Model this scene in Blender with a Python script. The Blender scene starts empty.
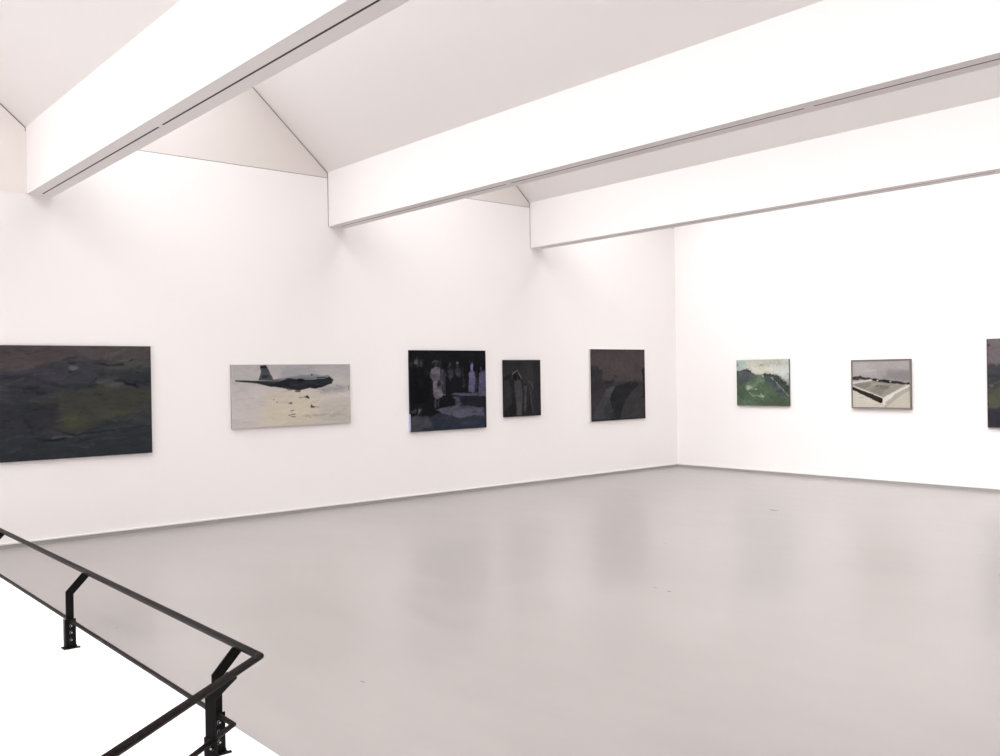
import bpy, bmesh, math, random
import numpy as np
from mathutils import Vector, Matrix

C = bpy.context.scene.collection
SC = bpy.context.scene

# ------------------------------------------------------------------ camera
F_PX = 917.43
YAW, PITCH, ROLL = -0.8577, -0.0032, -0.0159
CAM = Vector((10.7347, -13.6104, 1.75))
fw = Vector((math.sin(YAW) * math.cos(PITCH), math.cos(YAW) * math.cos(PITCH), math.sin(PITCH)))
r0 = Vector((math.cos(YAW), -math.sin(YAW), 0)); u0 = r0.cross(fw)
rt = r0 * math.cos(ROLL) + u0 * math.sin(ROLL)
up = -r0 * math.sin(ROLL) + u0 * math.cos(ROLL)
cam_data = bpy.data.cameras.new('camera')
cam_data.sensor_width = 36.0
cam_data.lens = 36.0 * F_PX / 1000.0
cam_data.clip_start = 0.05
cam = bpy.data.objects.new('camera', cam_data); C.objects.link(cam)
cam.matrix_world = Matrix(((rt.x, up.x, -fw.x, CAM.x), (rt.y, up.y, -fw.y, CAM.y), (rt.z, up.z, -fw.z, CAM.z), (0, 0, 0, 1)))
SC.camera = cam

# ------------------------------------------------------------------ exposure
SC.view_settings.view_transform = 'Standard'
SC.view_settings.look = 'None'
SC.view_settings.exposure = 0.0
SC.view_settings.gamma = 1.0
SC.view_settings.use_curve_mapping = False
SC.cycles.max_bounces = 16
SC.cycles.diffuse_bounces = 12
SC.cycles.glossy_bounces = 4
SC.cycles.transparent_max_bounces = 8
SC.cycles.use_denoising = True
SC.cycles.sample_clamp_indirect = 10.0
SC.cycles.caustics_reflective = False
SC.cycles.caustics_refractive = False

# ------------------------------------------------------------------ sky: bright overcast, brightest overhead
SKY = 4.12
LOBE = 2.0                                  # the cloud cover is brighter on the side the rooflights face
world = bpy.data.worlds.new('overcast_sky'); SC.world = world; world.use_nodes = True
wn = world.node_tree; wn.nodes.clear()
w_out = wn.nodes.new('ShaderNodeOutputWorld'); w_bg = wn.nodes.new('ShaderNodeBackground')
w_tc = wn.nodes.new('ShaderNodeTexCoord'); w_sep = wn.nodes.new('ShaderNodeSeparateXYZ')
w_map = wn.nodes.new('ShaderNodeMapRange')
w_map.inputs['From Min'].default_value = 0.0; w_map.inputs['From Max'].default_value = 1.0
w_map.inputs['To Min'].default_value = 0.25; w_map.inputs['To Max'].default_value = 1.0
w_mul = wn.nodes.new('ShaderNodeMath'); w_mul.operation = 'MULTIPLY'; w_mul.inputs[1].default_value = SKY
wn.links.new(w_tc.outputs['Generated'], w_sep.inputs[0]); wn.links.new(w_sep.outputs['Z'], w_map.inputs['Value'])
wn.links.new(w_map.outputs[0], w_mul.inputs[0]); wn.links.new(w_mul.outputs[0], w_bg.inputs['Strength'])
w_dot = wn.nodes.new('ShaderNodeVectorMath'); w_dot.operation = 'DOT_PRODUCT'
w_dot.inputs[1].default_value = (0.0, -math.cos(math.radians(48)), math.sin(math.radians(48)))
w_cl = wn.nodes.new('ShaderNodeMath'); w_cl.operation = 'MAXIMUM'; w_cl.inputs[1].default_value = 0.0
w_pw = wn.nodes.new('ShaderNodeMath'); w_pw.operation = 'POWER'; w_pw.inputs[1].default_value = 4.0
w_ma = wn.nodes.new('ShaderNodeMath'); w_ma.operation = 'MULTIPLY_ADD'; w_ma.inputs[1].default_value = LOBE; w_ma.inputs[2].default_value = 1.0
w_m2 = wn.nodes.new('ShaderNodeMath'); w_m2.operation = 'MULTIPLY'
wn.links.new(w_tc.outputs['Generated'], w_dot.inputs[0]); wn.links.new(w_dot.outputs['Value'], w_cl.inputs[0])
wn.links.new(w_cl.outputs[0], w_pw.inputs[0]); wn.links.new(w_pw.outputs[0], w_ma.inputs[0])
wn.links.new(w_mul.outputs[0], w_m2.inputs[0]); wn.links.new(w_ma.outputs[0], w_m2.inputs[1]); wn.links.new(w_m2.outputs[0], w_bg.inputs['Strength'])
w_bg.inputs['Color'].default_value = (1.0, 0.985, 0.99, 1)
wn.links.new(w_bg.outputs[0], w_out.inputs['Surface'])

# ------------------------------------------------------------------ dimensions
XR = 11.6                                   # room runs x 0..XR, y YB..0
BEAM_Y = [-3.64, -7.305, -10.987, -14.65]    # near faces of the beams
YB = -18.3
BW = 0.264; BZ0 = 3.7695; BZ1 = 4.49
WALL_TOP = 4.412
RISE = 0.89; RUN = 1.70
RZ = BZ1 + RISE * RUN
EDGES = [0.0] + BEAM_Y                       # y where each opaque slope comes down
BACKS = [y + BW for y in BEAM_Y] + [YB]      # y where each bay's glazing comes down

# portals in the skylight openings (they only tell the sky light where the openings are)
for ye, yb in zip(EDGES, BACKS):
    yr = ye - RUN
    a = Vector((0, yb, BZ1)); b = Vector((0, yr, RZ))
    mid = (a + b) / 2; slope = (b - a); L = slope.length; slope.normalize()
    n = Vector((1, 0, 0)).cross(slope)
    if n.z > 0: n = -n
    ld = bpy.data.lights.new('skylight_opening', 'AREA'); ld.shape = 'RECTANGLE'
    ld.size = XR; ld.size_y = L; ld.energy = 1.0
    ld.cycles.is_portal = True
    lo = bpy.data.objects.new('skylight_opening', ld); C.objects.link(lo)
    z = -n; x = Vector((1, 0, 0)); y = z.cross(x)
    p = Vector((XR / 2, mid.y, mid.z)) + n * 0.05
    lo.matrix_world = Matrix(((x.x, y.x, z.x, p.x), (x.y, y.y, z.y, p.y), (x.z, y.z, z.z, p.z), (0, 0, 0, 1)))


# ------------------------------------------------------------------ materials
def lin(c):
    return tuple(((v / 255) / 12.92 if v / 255 <= 0.04045 else ((v / 255 + 0.055) / 1.055) ** 2.4) for v in c)


def mat(name, base, rough=0.6, metal=0.0, spec=0.5, var=0.0, scale=3.0, bump=0.0, bscale=60.0):
    m = bpy.data.materials.new(name); m.use_nodes = True
    nt = m.node_tree; b = nt.nodes['Principled BSDF']
    b.inputs['Roughness'].default_value = rough; b.inputs['Metallic'].default_value = metal
    b.inputs['Specular IOR Level'].default_value = spec
    tc = nt.nodes.new('ShaderNodeTexCoord')
    if var > 0:
        n = nt.nodes.new('ShaderNodeTexNoise'); n.inputs['Scale'].default_value = scale
        n.inputs['Detail'].default_value = 5
        r = nt.nodes.new('ShaderNodeMix'); r.data_type = 'RGBA'
        r.inputs['A'].default_value = (*[c * (1 - var) for c in base], 1)
        r.inputs['B'].default_value = (*[min(1, c * (1 + var)) for c in base], 1)
        nt.links.new(tc.outputs['Object'], n.inputs['Vector'])
        nt.links.new(n.outputs['Fac'], r.inputs['Factor']); nt.links.new(r.outputs['Result'], b.inputs['Base Color'])
    else:
        b.inputs['Base Color'].default_value = (*base, 1)
    if bump > 0:
        n2 = nt.nodes.new('ShaderNodeTexNoise'); n2.inputs['Scale'].default_value = bscale; n2.inputs['Detail'].default_value = 4
        bp = nt.nodes.new('ShaderNodeBump'); bp.inputs['Strength'].default_value = bump; bp.inputs['Distance'].default_value = 0.002
        nt.links.new(tc.outputs['Object'], n2.inputs['Vector']); nt.links.new(n2.outputs['Fac'], bp.inputs['Height'])
        nt.links.new(bp.outputs[0], b.inputs['Normal'])
    return m


WHITE = (0.85, 0.822, 0.816)
M_wall = mat('matte_white_wall_paint', WHITE, 0.9, spec=0.2, var=0.008, scale=1.3, bump=0.15)
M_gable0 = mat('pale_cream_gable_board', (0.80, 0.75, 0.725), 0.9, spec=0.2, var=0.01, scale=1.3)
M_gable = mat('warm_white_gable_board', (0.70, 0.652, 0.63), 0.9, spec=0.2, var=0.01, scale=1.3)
M_ceil = mat('white_plaster_ceiling', (0.75, 0.72, 0.71), 0.9, spec=0.2, var=0.008, scale=1.0, bump=0.1)
M_beam = mat('white_beam_paint', (0.75, 0.722, 0.715), 0.85, spec=0.2, var=0.005, scale=1.0)
M_joint = mat('grey_shadow_joint', (0.22, 0.20, 0.195), 0.9, spec=0.1)
M_slot = mat('black_track_slot', (0.03, 0.027, 0.027), 0.7)
M_skirt = mat('grey_skirting_paint', (0.33, 0.315, 0.305), 0.6, var=0.05, scale=4)
M_skirt_cap = mat('pale_skirting_cap', (0.70, 0.68, 0.64), 0.6)
M_ledge = mat('glossless_white_paint', (0.90, 0.89, 0.89), 0.8, spec=0.2, var=0.004)
M_black = mat('black_painted_steel', (0.0035, 0.003, 0.003), 0.5, spec=0.10, var=0.2, scale=30, bump=0.1, bscale=200)
M_rail = mat('dark_brown_black_steel_tube', (0.009, 0.006, 0.006), 0.5, spec=0.07, var=0.15, scale=20)
M_zinc = mat('zinc_bolt', (0.38, 0.37, 0.37), 0.4, metal=0.7)
M_frame_metal = mat('white_skylight_bar', (0.75, 0.75, 0.75), 0.5)
M_roof = mat('grey_roof_sheet', (0.35, 0.35, 0.35), 0.8)


def floor_material():
    m = bpy.data.materials.new('polished_grey_screed'); m.use_nodes = True
    nt = m.node_tree; b = nt.nodes['Principled BSDF']; L = nt.links.new
    tc = nt.nodes.new('ShaderNodeTexCoord')
    n1 = nt.nodes.new('ShaderNodeTexNoise'); n1.inputs['Scale'].default_value = 0.45; n1.inputs['Detail'].default_value = 6
    n1.inputs['Roughness'].default_value = 0.6
    mp = nt.nodes.new('ShaderNodeMapping'); mp.inputs['Scale'].default_value = (0.5, 2.0, 1)
    n2 = nt.nodes.new('ShaderNodeTexNoise'); n2.inputs['Scale'].default_value = 2.2; n2.inputs['Detail'].default_value = 8
    L(tc.outputs['Object'], n1.inputs['Vector']); L(tc.outputs['Object'], mp.inputs['Vector']); L(mp.outputs[0], n2.inputs['Vector'])
    add = nt.nodes.new('ShaderNodeMath'); add.operation = 'MULTIPLY_ADD'; add.inputs[1].default_value = 0.6
    L(n1.outputs['Fac'], add.inputs[0]); 
    m2 = nt.nodes.new('ShaderNodeMath'); m2.operation = 'MULTIPLY'; m2.inputs[1].default_value = 0.4
    L(n2.outputs['Fac'], m2.inputs[0]); L(m2.outputs[0], add.inputs[2])
    cr = nt.nodes.new('ShaderNodeValToRGB')
    cr.color_ramp.elements[0].position = 0.34; cr.color_ramp.elements[0].color = (0.280, 0.258, 0.249, 1)
    cr.color_ramp.elements[1].position = 0.66; cr.color_ramp.elements[1].color = (0.326, 0.298, 0.288, 1)
    L(add.outputs[0], cr.inputs[0])
    # thin pale scratches
    sm = nt.nodes.new('ShaderNodeMapping'); sm.inputs['Rotation'].default_value = (0, 0, 0.9); sm.inputs['Scale'].default_value = (0.25, 3.0, 1)
    L(tc.outputs['Object'], sm.inputs['Vector'])
    v = nt.nodes.new('ShaderNodeTexVoronoi'); v.feature = 'DISTANCE_TO_EDGE'; v.inputs['Scale'].default_value = 0.55
    L(sm.outputs[0], v.inputs['Vector'])
    lt = nt.nodes.new('ShaderNodeMath'); lt.operation = 'LESS_THAN'; lt.inputs[1].default_value = 0.0028
    L(v.outputs['Distance'], lt.inputs[0])
    n3 = nt.nodes.new('ShaderNodeTexNoise'); n3.inputs['Scale'].default_value = 0.7
    L(tc.outputs['Object'], n3.inputs['Vector'])
    gt = nt.nodes.new('ShaderNodeMath'); gt.operation = 'GREATER_THAN'; gt.inputs[1].default_value = 0.6
    L(n3.outputs['Fac'], gt.inputs[0])
    mm = nt.nodes.new('ShaderNodeMath'); mm.operation = 'MULTIPLY'; L(lt.outputs[0], mm.inputs[0]); L(gt.outputs[0], mm.inputs[1])
    m3 = nt.nodes.new('ShaderNodeMath'); m3.operation = 'MULTIPLY'; m3.inputs[1].default_value = 0.25; L(mm.outputs[0], m3.inputs[0])
    mix = nt.nodes.new('ShaderNodeMix'); mix.data_type = 'RGBA'; mix.inputs['B'].default_value = (0.30, 0.27, 0.26, 1)
    L(cr.outputs[0], mix.inputs['A']); L(m3.outputs[0], mix.inputs['Factor']); L(mix.outputs['Result'], b.inputs['Base Color'])
    rr = nt.nodes.new('ShaderNodeMapRange'); rr.inputs['To Min'].default_value = 0.24; rr.inputs['To Max'].default_value = 0.36
    L(n2.outputs['Fac'], rr.inputs['Value']); L(rr.outputs[0], b.inputs['Roughness'])
    b.inputs['Specular IOR Level'].default_value = 0.5
    return m


M_floor = floor_material()


def glass_material():
    m = bpy.data.materials.new('clear_skylight_glass'); m.use_nodes = True
    nt = m.node_tree; nt.nodes.clear()
    o = nt.nodes.new('ShaderNodeOutputMaterial'); t = nt.nodes.new('ShaderNodeBsdfTransparent'); g = nt.nodes.new('ShaderNodeBsdfGlossy')
    t.inputs[0].default_value = (0.95, 0.96, 0.96, 1); g.inputs['Roughness'].default_value = 0.05
    mx = nt.nodes.new('ShaderNodeMixShader'); mx.inputs[0].default_value = 0.05
    nt.links.new(t.outputs[0], mx.inputs[1]); nt.links.new(g.outputs[0], mx.inputs[2]); nt.links.new(mx.outputs[0], o.inputs[0])
    return m


M_glass = glass_material()


def canvas_material():
    m = bpy.data.materials.new('oil_painted_canvas'); m.use_nodes = True
    nt = m.node_tree; b = nt.nodes['Principled BSDF']
    a = nt.nodes.new('ShaderNodeVertexColor'); a.layer_name = 'paint'
    nt.links.new(a.outputs['Color'], b.inputs['Base Color'])
    b.inputs['Roughness'].default_value = 0.6; b.inputs['Specular IOR Level'].default_value = 0.06
    tc = nt.nodes.new('ShaderNodeTexCoord'); n = nt.nodes.new('ShaderNodeTexNoise'); n.inputs['Scale'].default_value = 90
    bp = nt.nodes.new('ShaderNodeBump'); bp.inputs['Strength'].default_value = 0.2; bp.inputs['Distance'].default_value = 0.002
    nt.links.new(tc.outputs['Object'], n.inputs['Vector']); nt.links.new(n.outputs['Fac'], bp.inputs['Height']); nt.links.new(bp.outputs[0], b.inputs['Normal'])
    return m


M_canvas = canvas_material()


# ------------------------------------------------------------------ mesh helpers
def obj(name, bm, material, parent=None, smooth=False, loc=None):
    me = bpy.data.meshes.new(name)
    bmesh.ops.recalc_face_normals(bm, faces=bm.faces)
    bm.to_mesh(me); bm.free()
    if material: me.materials.append(material)
    if smooth:
        for p in me.polygons: p.use_smooth = True
    o = bpy.data.objects.new(name, me); C.objects.link(o)
    if parent: o.parent = parent
    if loc: o.location = loc
    return o


def box(bm, x0, x1, y0, y1, z0, z1):
    vs = [bm.verts.new((x, y, z)) for x in (x0, x1) for y in (y0, y1) for z in (z0, z1)]
    for f in ((0, 1, 3, 2), (4, 6, 7, 5), (0, 4, 5, 1), (2, 3, 7, 6), (0, 2, 6, 4), (1, 5, 7, 3)):
        bm.faces.new([vs[i] for i in f])


def prism_x(bm, pts, x0, x1):
    """polygon in (y,z) extruded along x"""
    a = [bm.verts.new((x0, y, z)) for y, z in pts]; b = [bm.verts.new((x1, y, z)) for y, z in pts]
    bm.faces.new(a); bm.faces.new(b[::-1])
    for i in range(len(pts)):
        j = (i + 1) % len(pts); bm.faces.new((a[i], b[i], b[j], a[j]))


def bevel(bm, w, seg=2):
    bmesh.ops.bevel(bm, geom=list(bm.edges), offset=w, segments=seg, affect='EDGES', profile=0.5)


def tube(bm, pts, r, n=20):
    """round tube along a polyline with mitred corners"""
    pts = [Vector(p) for p in pts]; rings = []
    for i, p in enumerate(pts):
        d0 = (p - pts[i - 1]).normalized() if i > 0 else None
        d1 = (pts[i + 1] - p).normalized() if i < len(pts) - 1 else None
        if i == 0:
            a = d1.cross(Vector((0, 0, 1))).normalized(); b = d1.cross(a).normalized()
            ring = [p + a * math.cos(t) * r + b * math.sin(t) * r for t in (2 * math.pi * k / n for k in range(n))]
        else:
            m = (d0 + d1).normalized() if d1 else d0
            ring = []
            for q in rings[-1]:
                t = (p - q).dot(m) / d0.dot(m)
                ring.append(q + d0 * t)
        rings.append(ring)
    vr = [[bm.verts.new(q) for q in ring] for ring in rings]
    for A, B in zip(vr, vr[1:]):
        for k in range(n):
            bm.faces.new((A[k], A[(k + 1) % n], B[(k + 1) % n], B[k]))
    bm.faces.new(vr[0]); bm.faces.new(vr[-1][::-1])


def structure(o, label=None):
    o['kind'] = 'structure'
    if label: o['label'] = label
    return o


def thing(name, label, cat, loc, group=None):
    o = bpy.data.objects.new(name, None); C.objects.link(o); o.empty_display_size = 0.1
    o.location = loc; o['label'] = label; o['category'] = cat; o['kind'] = 'thing'
    if group: o['group'] = group
    return o


# ------------------------------------------------------------------ room shell
T = 0.25
LY0, LY1 = -12.19, -11.962    # white ledge beside the stair
HX1 = 8.3; HY0 = -15.6
bm = bmesh.new()
box(bm, -T, XR + T, LY1, T, -0.2, 0); box(bm, HX1, XR + T, HY0, LY1, -0.2, 0); box(bm, -T, XR + T, YB - T, HY0, -0.2, 0)
structure(obj('floor', bm, M_floor))

bm = bmesh.new(); box(bm, -T, 0, YB - T, T, -2.2, WALL_TOP); structure(obj('wall_left', bm, M_wall))
bm = bmesh.new(); box(bm, 0, XR, 0, T, -0.2, BZ1 + 0.02); structure(obj('wall_back', bm, M_wall))
bm = bmesh.new(); box(bm, XR, XR + T, YB - T, T, -0.2, WALL_TOP)
for ye, yb in zip(EDGES, BACKS): prism_x(bm, [(ye + 0.02, WALL_TOP), (ye + 0.02, BZ1), (ye - RUN, RZ), (yb, BZ1), (yb, WALL_TOP)], XR, XR + T)
structure(obj('wall_right', bm, M_wall))
bm = bmesh.new(); box(bm, 0, XR, YB - T, YB, -0.2, BZ1 + 0.02); structure(obj('wall_front', bm, M_wall))

# gable boards above the wall, one per bay, standing on a fine dark joint
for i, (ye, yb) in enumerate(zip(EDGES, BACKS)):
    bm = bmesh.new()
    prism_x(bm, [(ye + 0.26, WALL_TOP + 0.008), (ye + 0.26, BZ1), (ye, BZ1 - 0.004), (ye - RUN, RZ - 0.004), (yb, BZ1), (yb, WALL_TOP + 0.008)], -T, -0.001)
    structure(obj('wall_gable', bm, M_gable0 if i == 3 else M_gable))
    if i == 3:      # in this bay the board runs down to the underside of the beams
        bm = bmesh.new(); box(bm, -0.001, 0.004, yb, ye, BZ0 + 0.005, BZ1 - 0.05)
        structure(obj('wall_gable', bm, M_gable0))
bm = bmesh.new(); box(bm, -T, -0.012, YB, 0, WALL_TOP, WALL_TOP + 0.008); structure(obj('trim_1', bm, M_joint))

# plaster slopes and roof skin
for i, ye in enumerate(EDGES):
    yr = ye - RUN
    bm = bmesh.new()
    prism_x(bm, [(ye, BZ1), (yr, RZ), (yr, RZ + 0.16), (ye + 0.1, BZ1 + 0.16 - 0.05)], -T, XR + T)
    structure(obj('ceiling', bm, M_ceil))

# fine dark line where a slope and a beam end meet the left wall
for ye in EDGES[1:]:
    bm = bmesh.new()
    w = 0.008
    prism_x(bm, [(ye, BZ1 - 0.008), (ye, BZ1 - 0.008 - w * 1.3), (ye - RUN, RZ - 0.004 - w * 1.3), (ye - RUN, RZ - 0.004)], 0, 0.002)
    box(bm, 0, 0.002, ye - 0.007, ye, BZ0, BZ1 - 0.012)
    structure(obj('trim_2', bm, M_joint))

# skylights: sloping glass between beam back and ridge
for i, (ye, yb) in enumerate(zip(EDGES, BACKS)):
    a = Vector((0, yb, BZ1)); b = Vector((0, ye - RUN, RZ)); d = (b - a); L = d.length; d.normalize()
    n = Vector((1, 0, 0)).cross(d)
    if n.z < 0: n = -n
    root = bpy.data.objects.new('window_%d' % (i + 1), None); C.objects.link(root); root['kind'] = 'structure'
    root['label'] = 'sloping rooflight glazing between two ceiling beams'
    # local frame: u along d, w along n
    def pt(x, u, w): return (x, a.y + d.y * u + n.y * w, a.z + d.z * u + n.z * w)
    def bar(bm, x0, x1, u0_, u1_, w0, w1):
        vs = [bm.verts.new(pt(x, u, w)) for x in (x0, x1) for u in (u0_, u1_) for w in (w0, w1)]
        for f in ((0, 1, 3, 2), (4, 6, 7, 5), (0, 4, 5, 1), (2, 3, 7, 6), (0, 2, 6, 4), (1, 5, 7, 3)): bm.faces.new([vs[k] for k in f])
    bm = bmesh.new(); bar(bm, 0.0, XR, 0.06, L, 0.045, 0.055); obj('glass_pane', bm, M_glass, root)
    bm = bmesh.new()
    bar(bm, 0, XR, 0.0, 0.07, 0.0, 0.09); bar(bm, 0, XR, L - 0.05, L + 0.03, 0.0, 0.09)
    for k in range(13): x = XR * k / 12; bar(bm, max(0, x - 0.02), min(XR, x + 0.02), 0.07, L - 0.05, 0.0, 0.09)
    obj('glazing_bar', bm, M_frame_metal, root)

# skirting: pale top edge over a grey band
bm = bmesh.new(); box(bm, 0, 0.012, LY1, 0, 0, 0.040); box(bm, 0, 0.012, YB, HY0, 0, 0.040); bl = structure(obj('baseboard_left', bm, M_skirt))
bm = bmesh.new(); box(bm, 0, 0.016, LY1, 0, 0.043, 0.057); obj('skirting_cap', bm, M_skirt_cap, bl)
bm = bmesh.new(); box(bm, 0.012, XR, -0.012, 0, 0, 0.040); bk = structure(obj('baseboard_back', bm, M_skirt))
bm = bmesh.new(); box(bm, 0.012, XR, -0.016, 0, 0.043, 0.057); obj('skirting_cap', bm, M_skirt_cap, bk)
bm = bmesh.new(); box(bm, XR - 0.012, XR, YB, 0, 0, 0.055); structure(obj('baseboard_right', bm, M_skirt))

# low white platform that carries the railing
bm = bmesh.new(); box(bm, 0.0, HX1, HY0, LY1, -0.2, 0.30); bevel(bm, 0.004, 2)
structure(obj('trim_3', bm, M_ledge), 'low white platform under the black railing')

# ------------------------------------------------------------------ beams
beam_labels = ['white boxed ceiling beam furthest back, nearest the far wall',
               'long white boxed ceiling beam in the middle of the three',
               'large white boxed ceiling beam at upper left, closest to the camera in view',
               'white boxed ceiling beam above and behind the viewer']
for ye, lab in zip(BEAM_Y, beam_labels):
    t = thing('ceiling_beam', lab, 'beam', (0, ye, BZ0), 'white ceiling beams')
    bm = bmesh.new()
    # body with a track groove cut in the soffit
    c = BW / 2; g = 0.0095; h = BZ1 - BZ0 + 0.05
    prof = [(0, 0), (c - g, 0), (c - g, 0.03), (c + g, 0.03), (c + g, 0), (BW, 0), (BW, h), (0.0, h - 0.045), (0, 0.2)]
    prism_x(bm, prof, 0.0, XR)
    obj('beam_casing', bm, M_beam, t)
    bm = bmesh.new(); box(bm, 0, 0.10, c - g, c + g, 0, 0.03); obj('end_piece', bm, M_beam, t)
    x, first = 0.10, True
    while x < XR - 0.2:                     # dark track lengths with short white closing pieces between
        x1 = min(x + (3.34 if first else 3.41), XR); first = False
        bm = bmesh.new(); box(bm, x, x1, c - g, c + g, 0.0008, 0.028); obj('light_track', bm, M_slot, t)
        if x1 < XR:
            bm = bmesh.new(); box(bm, x1, x1 + 0.08, c - g, c + g, 0, 0.03); obj('joint_piece', bm, M_beam, t)
        x = x1 + 0.08

# ------------------------------------------------------------------ stair railing
ZT, ZL = 0.70, 0.446
UX, UY = 7.5015, -12.040
LXc, LYc = 7.443, -12.123
D2 = Vector((0.612, -0.791, 0)).normalized(); N2 = Vector((-D2.y, D2.x, 0))
rail = thing('guard_railing', 'black steel guard railing with bent flat posts on the white platform', 'railing', (UX, UY, 0.30))
def rel(p): return (p[0] - UX, p[1] - UY, p[2] - 0.30)
n2 = 2.4
bm = bmesh.new(); tube(bm, [rel((0.9, UY, ZT)), rel((UX, UY, ZT)), rel((UX + D2.x * n2, UY + D2.y * n2, ZT))], 0.0146, 24)
obj('handrail', bm, M_rail, rail)
bm = bmesh.new(); tube(bm, [rel((0.9, LYc, ZL)), rel((LXc, LYc, ZL)), rel((LXc + D2.x * n2, LYc + D2.y * n2, ZL))], 0.0100, 20)
obj('lower_rail', bm, M_rail, rail)
for o in rail.children:
    for p in o.data.polygons: p.use_smooth = len(p.vertices) == 4


def build_post():
    """post standing at the local origin, leaning out to +y, broad face to +x; base at z = 0"""
    pts = [(-0.02, 0.012), (0.02, 0.012), (0.02, 0.292), (0.105, 0.377), (0.1, 0.392), (0.066, 0.398), (-0.02, 0.308)]
    bm = bmesh.new(); prism_x(bm, pts, -0.004, 0.004); bevel(bm, 0.0008, 1)
    post = obj('post', bm, M_black, rail)
    bm = bmesh.new()
    box(bm, 0.0042, 0.0092, -0.0215, 0.029, 0.006, 0.158); box(bm, -0.030, 0.0042, -0.0265, -0.0215, 0.006, 0.158)
    bevel(bm, 0.0007, 1)
    obj('bracket', bm, M_black, post)
    bm = bmesh.new()
    prism = [(-0.040, -0.030), (0.040, -0.030), (0.040, -0.012), (0.033, -0.012), (0.033, 0.018), (0.044, 0.018), (0.044, 0.030), (-0.040, 0.030)]
    a = [bm.verts.new((y, x, 0.0)) for x, y in prism]; b = [bm.verts.new((y, x, 0.006)) for x, y in prism]
    bm.faces.new(a); bm.faces.new(b[::-1])
    for i in range(len(a)): j = (i + 1) % len(a); bm.faces.new((a[i], b[i], b[j], a[j]))
    obj('base_plate', bm, M_black, post)
    for z in (0.121, 0.084, 0.044):
        bm = bmesh.new()
        m = Matrix.Translation((0.0108, 0.005, z)) @ Matrix.Rotation(math.pi / 2, 4, 'Y')
        bmesh.ops.create_cone(bm, cap_ends=True, segments=20, radius1=0.0102, radius2=0.0096, depth=0.003, matrix=m)
        nf = len(bm.faces)
        bmesh.ops.create_cone(bm, cap_ends=True, segments=6, radius1=0.0046, radius2=0.0046, depth=0.0046, matrix=m)
        bm.faces.ensure_lookup_table()
        dark = [f for f in bm.faces[nf:]]
        for f in dark: f.material_index = 1
        bo = obj('bolt', bm, M_zinc, post); bo.data.materials.append(M_black); bo['label'] = 'silver bolt with a dark hexagon socket'
    return post


PY = -12.130
post0 = build_post()
spots = [(7.314, PY, 0.30, 0), (5.405, PY, 0.30, 0), (3.51, PY, 0.30, 0), (1.62, PY, 0.30, 0)]
for sd in (0.157, 1.95):
    q = Vector((LXc, LYc, 0)) + D2 * sd - N2 * 0.005
    spots.append((q.x, q.y, 0.30, math.atan2(D2.y, D2.x)))
for i, (x, y, z, r) in enumerate(spots):
    if i == 0: p = post0
    else:
        p = post0.copy(); C.objects.link(p); p.parent = rail
        for ch in list(post0.children):
            c2 = ch.copy(); C.objects.link(c2); c2.parent = p
    p.location = rel((x, y, z)); p.rotation_euler = (0, 0, r)


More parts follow.
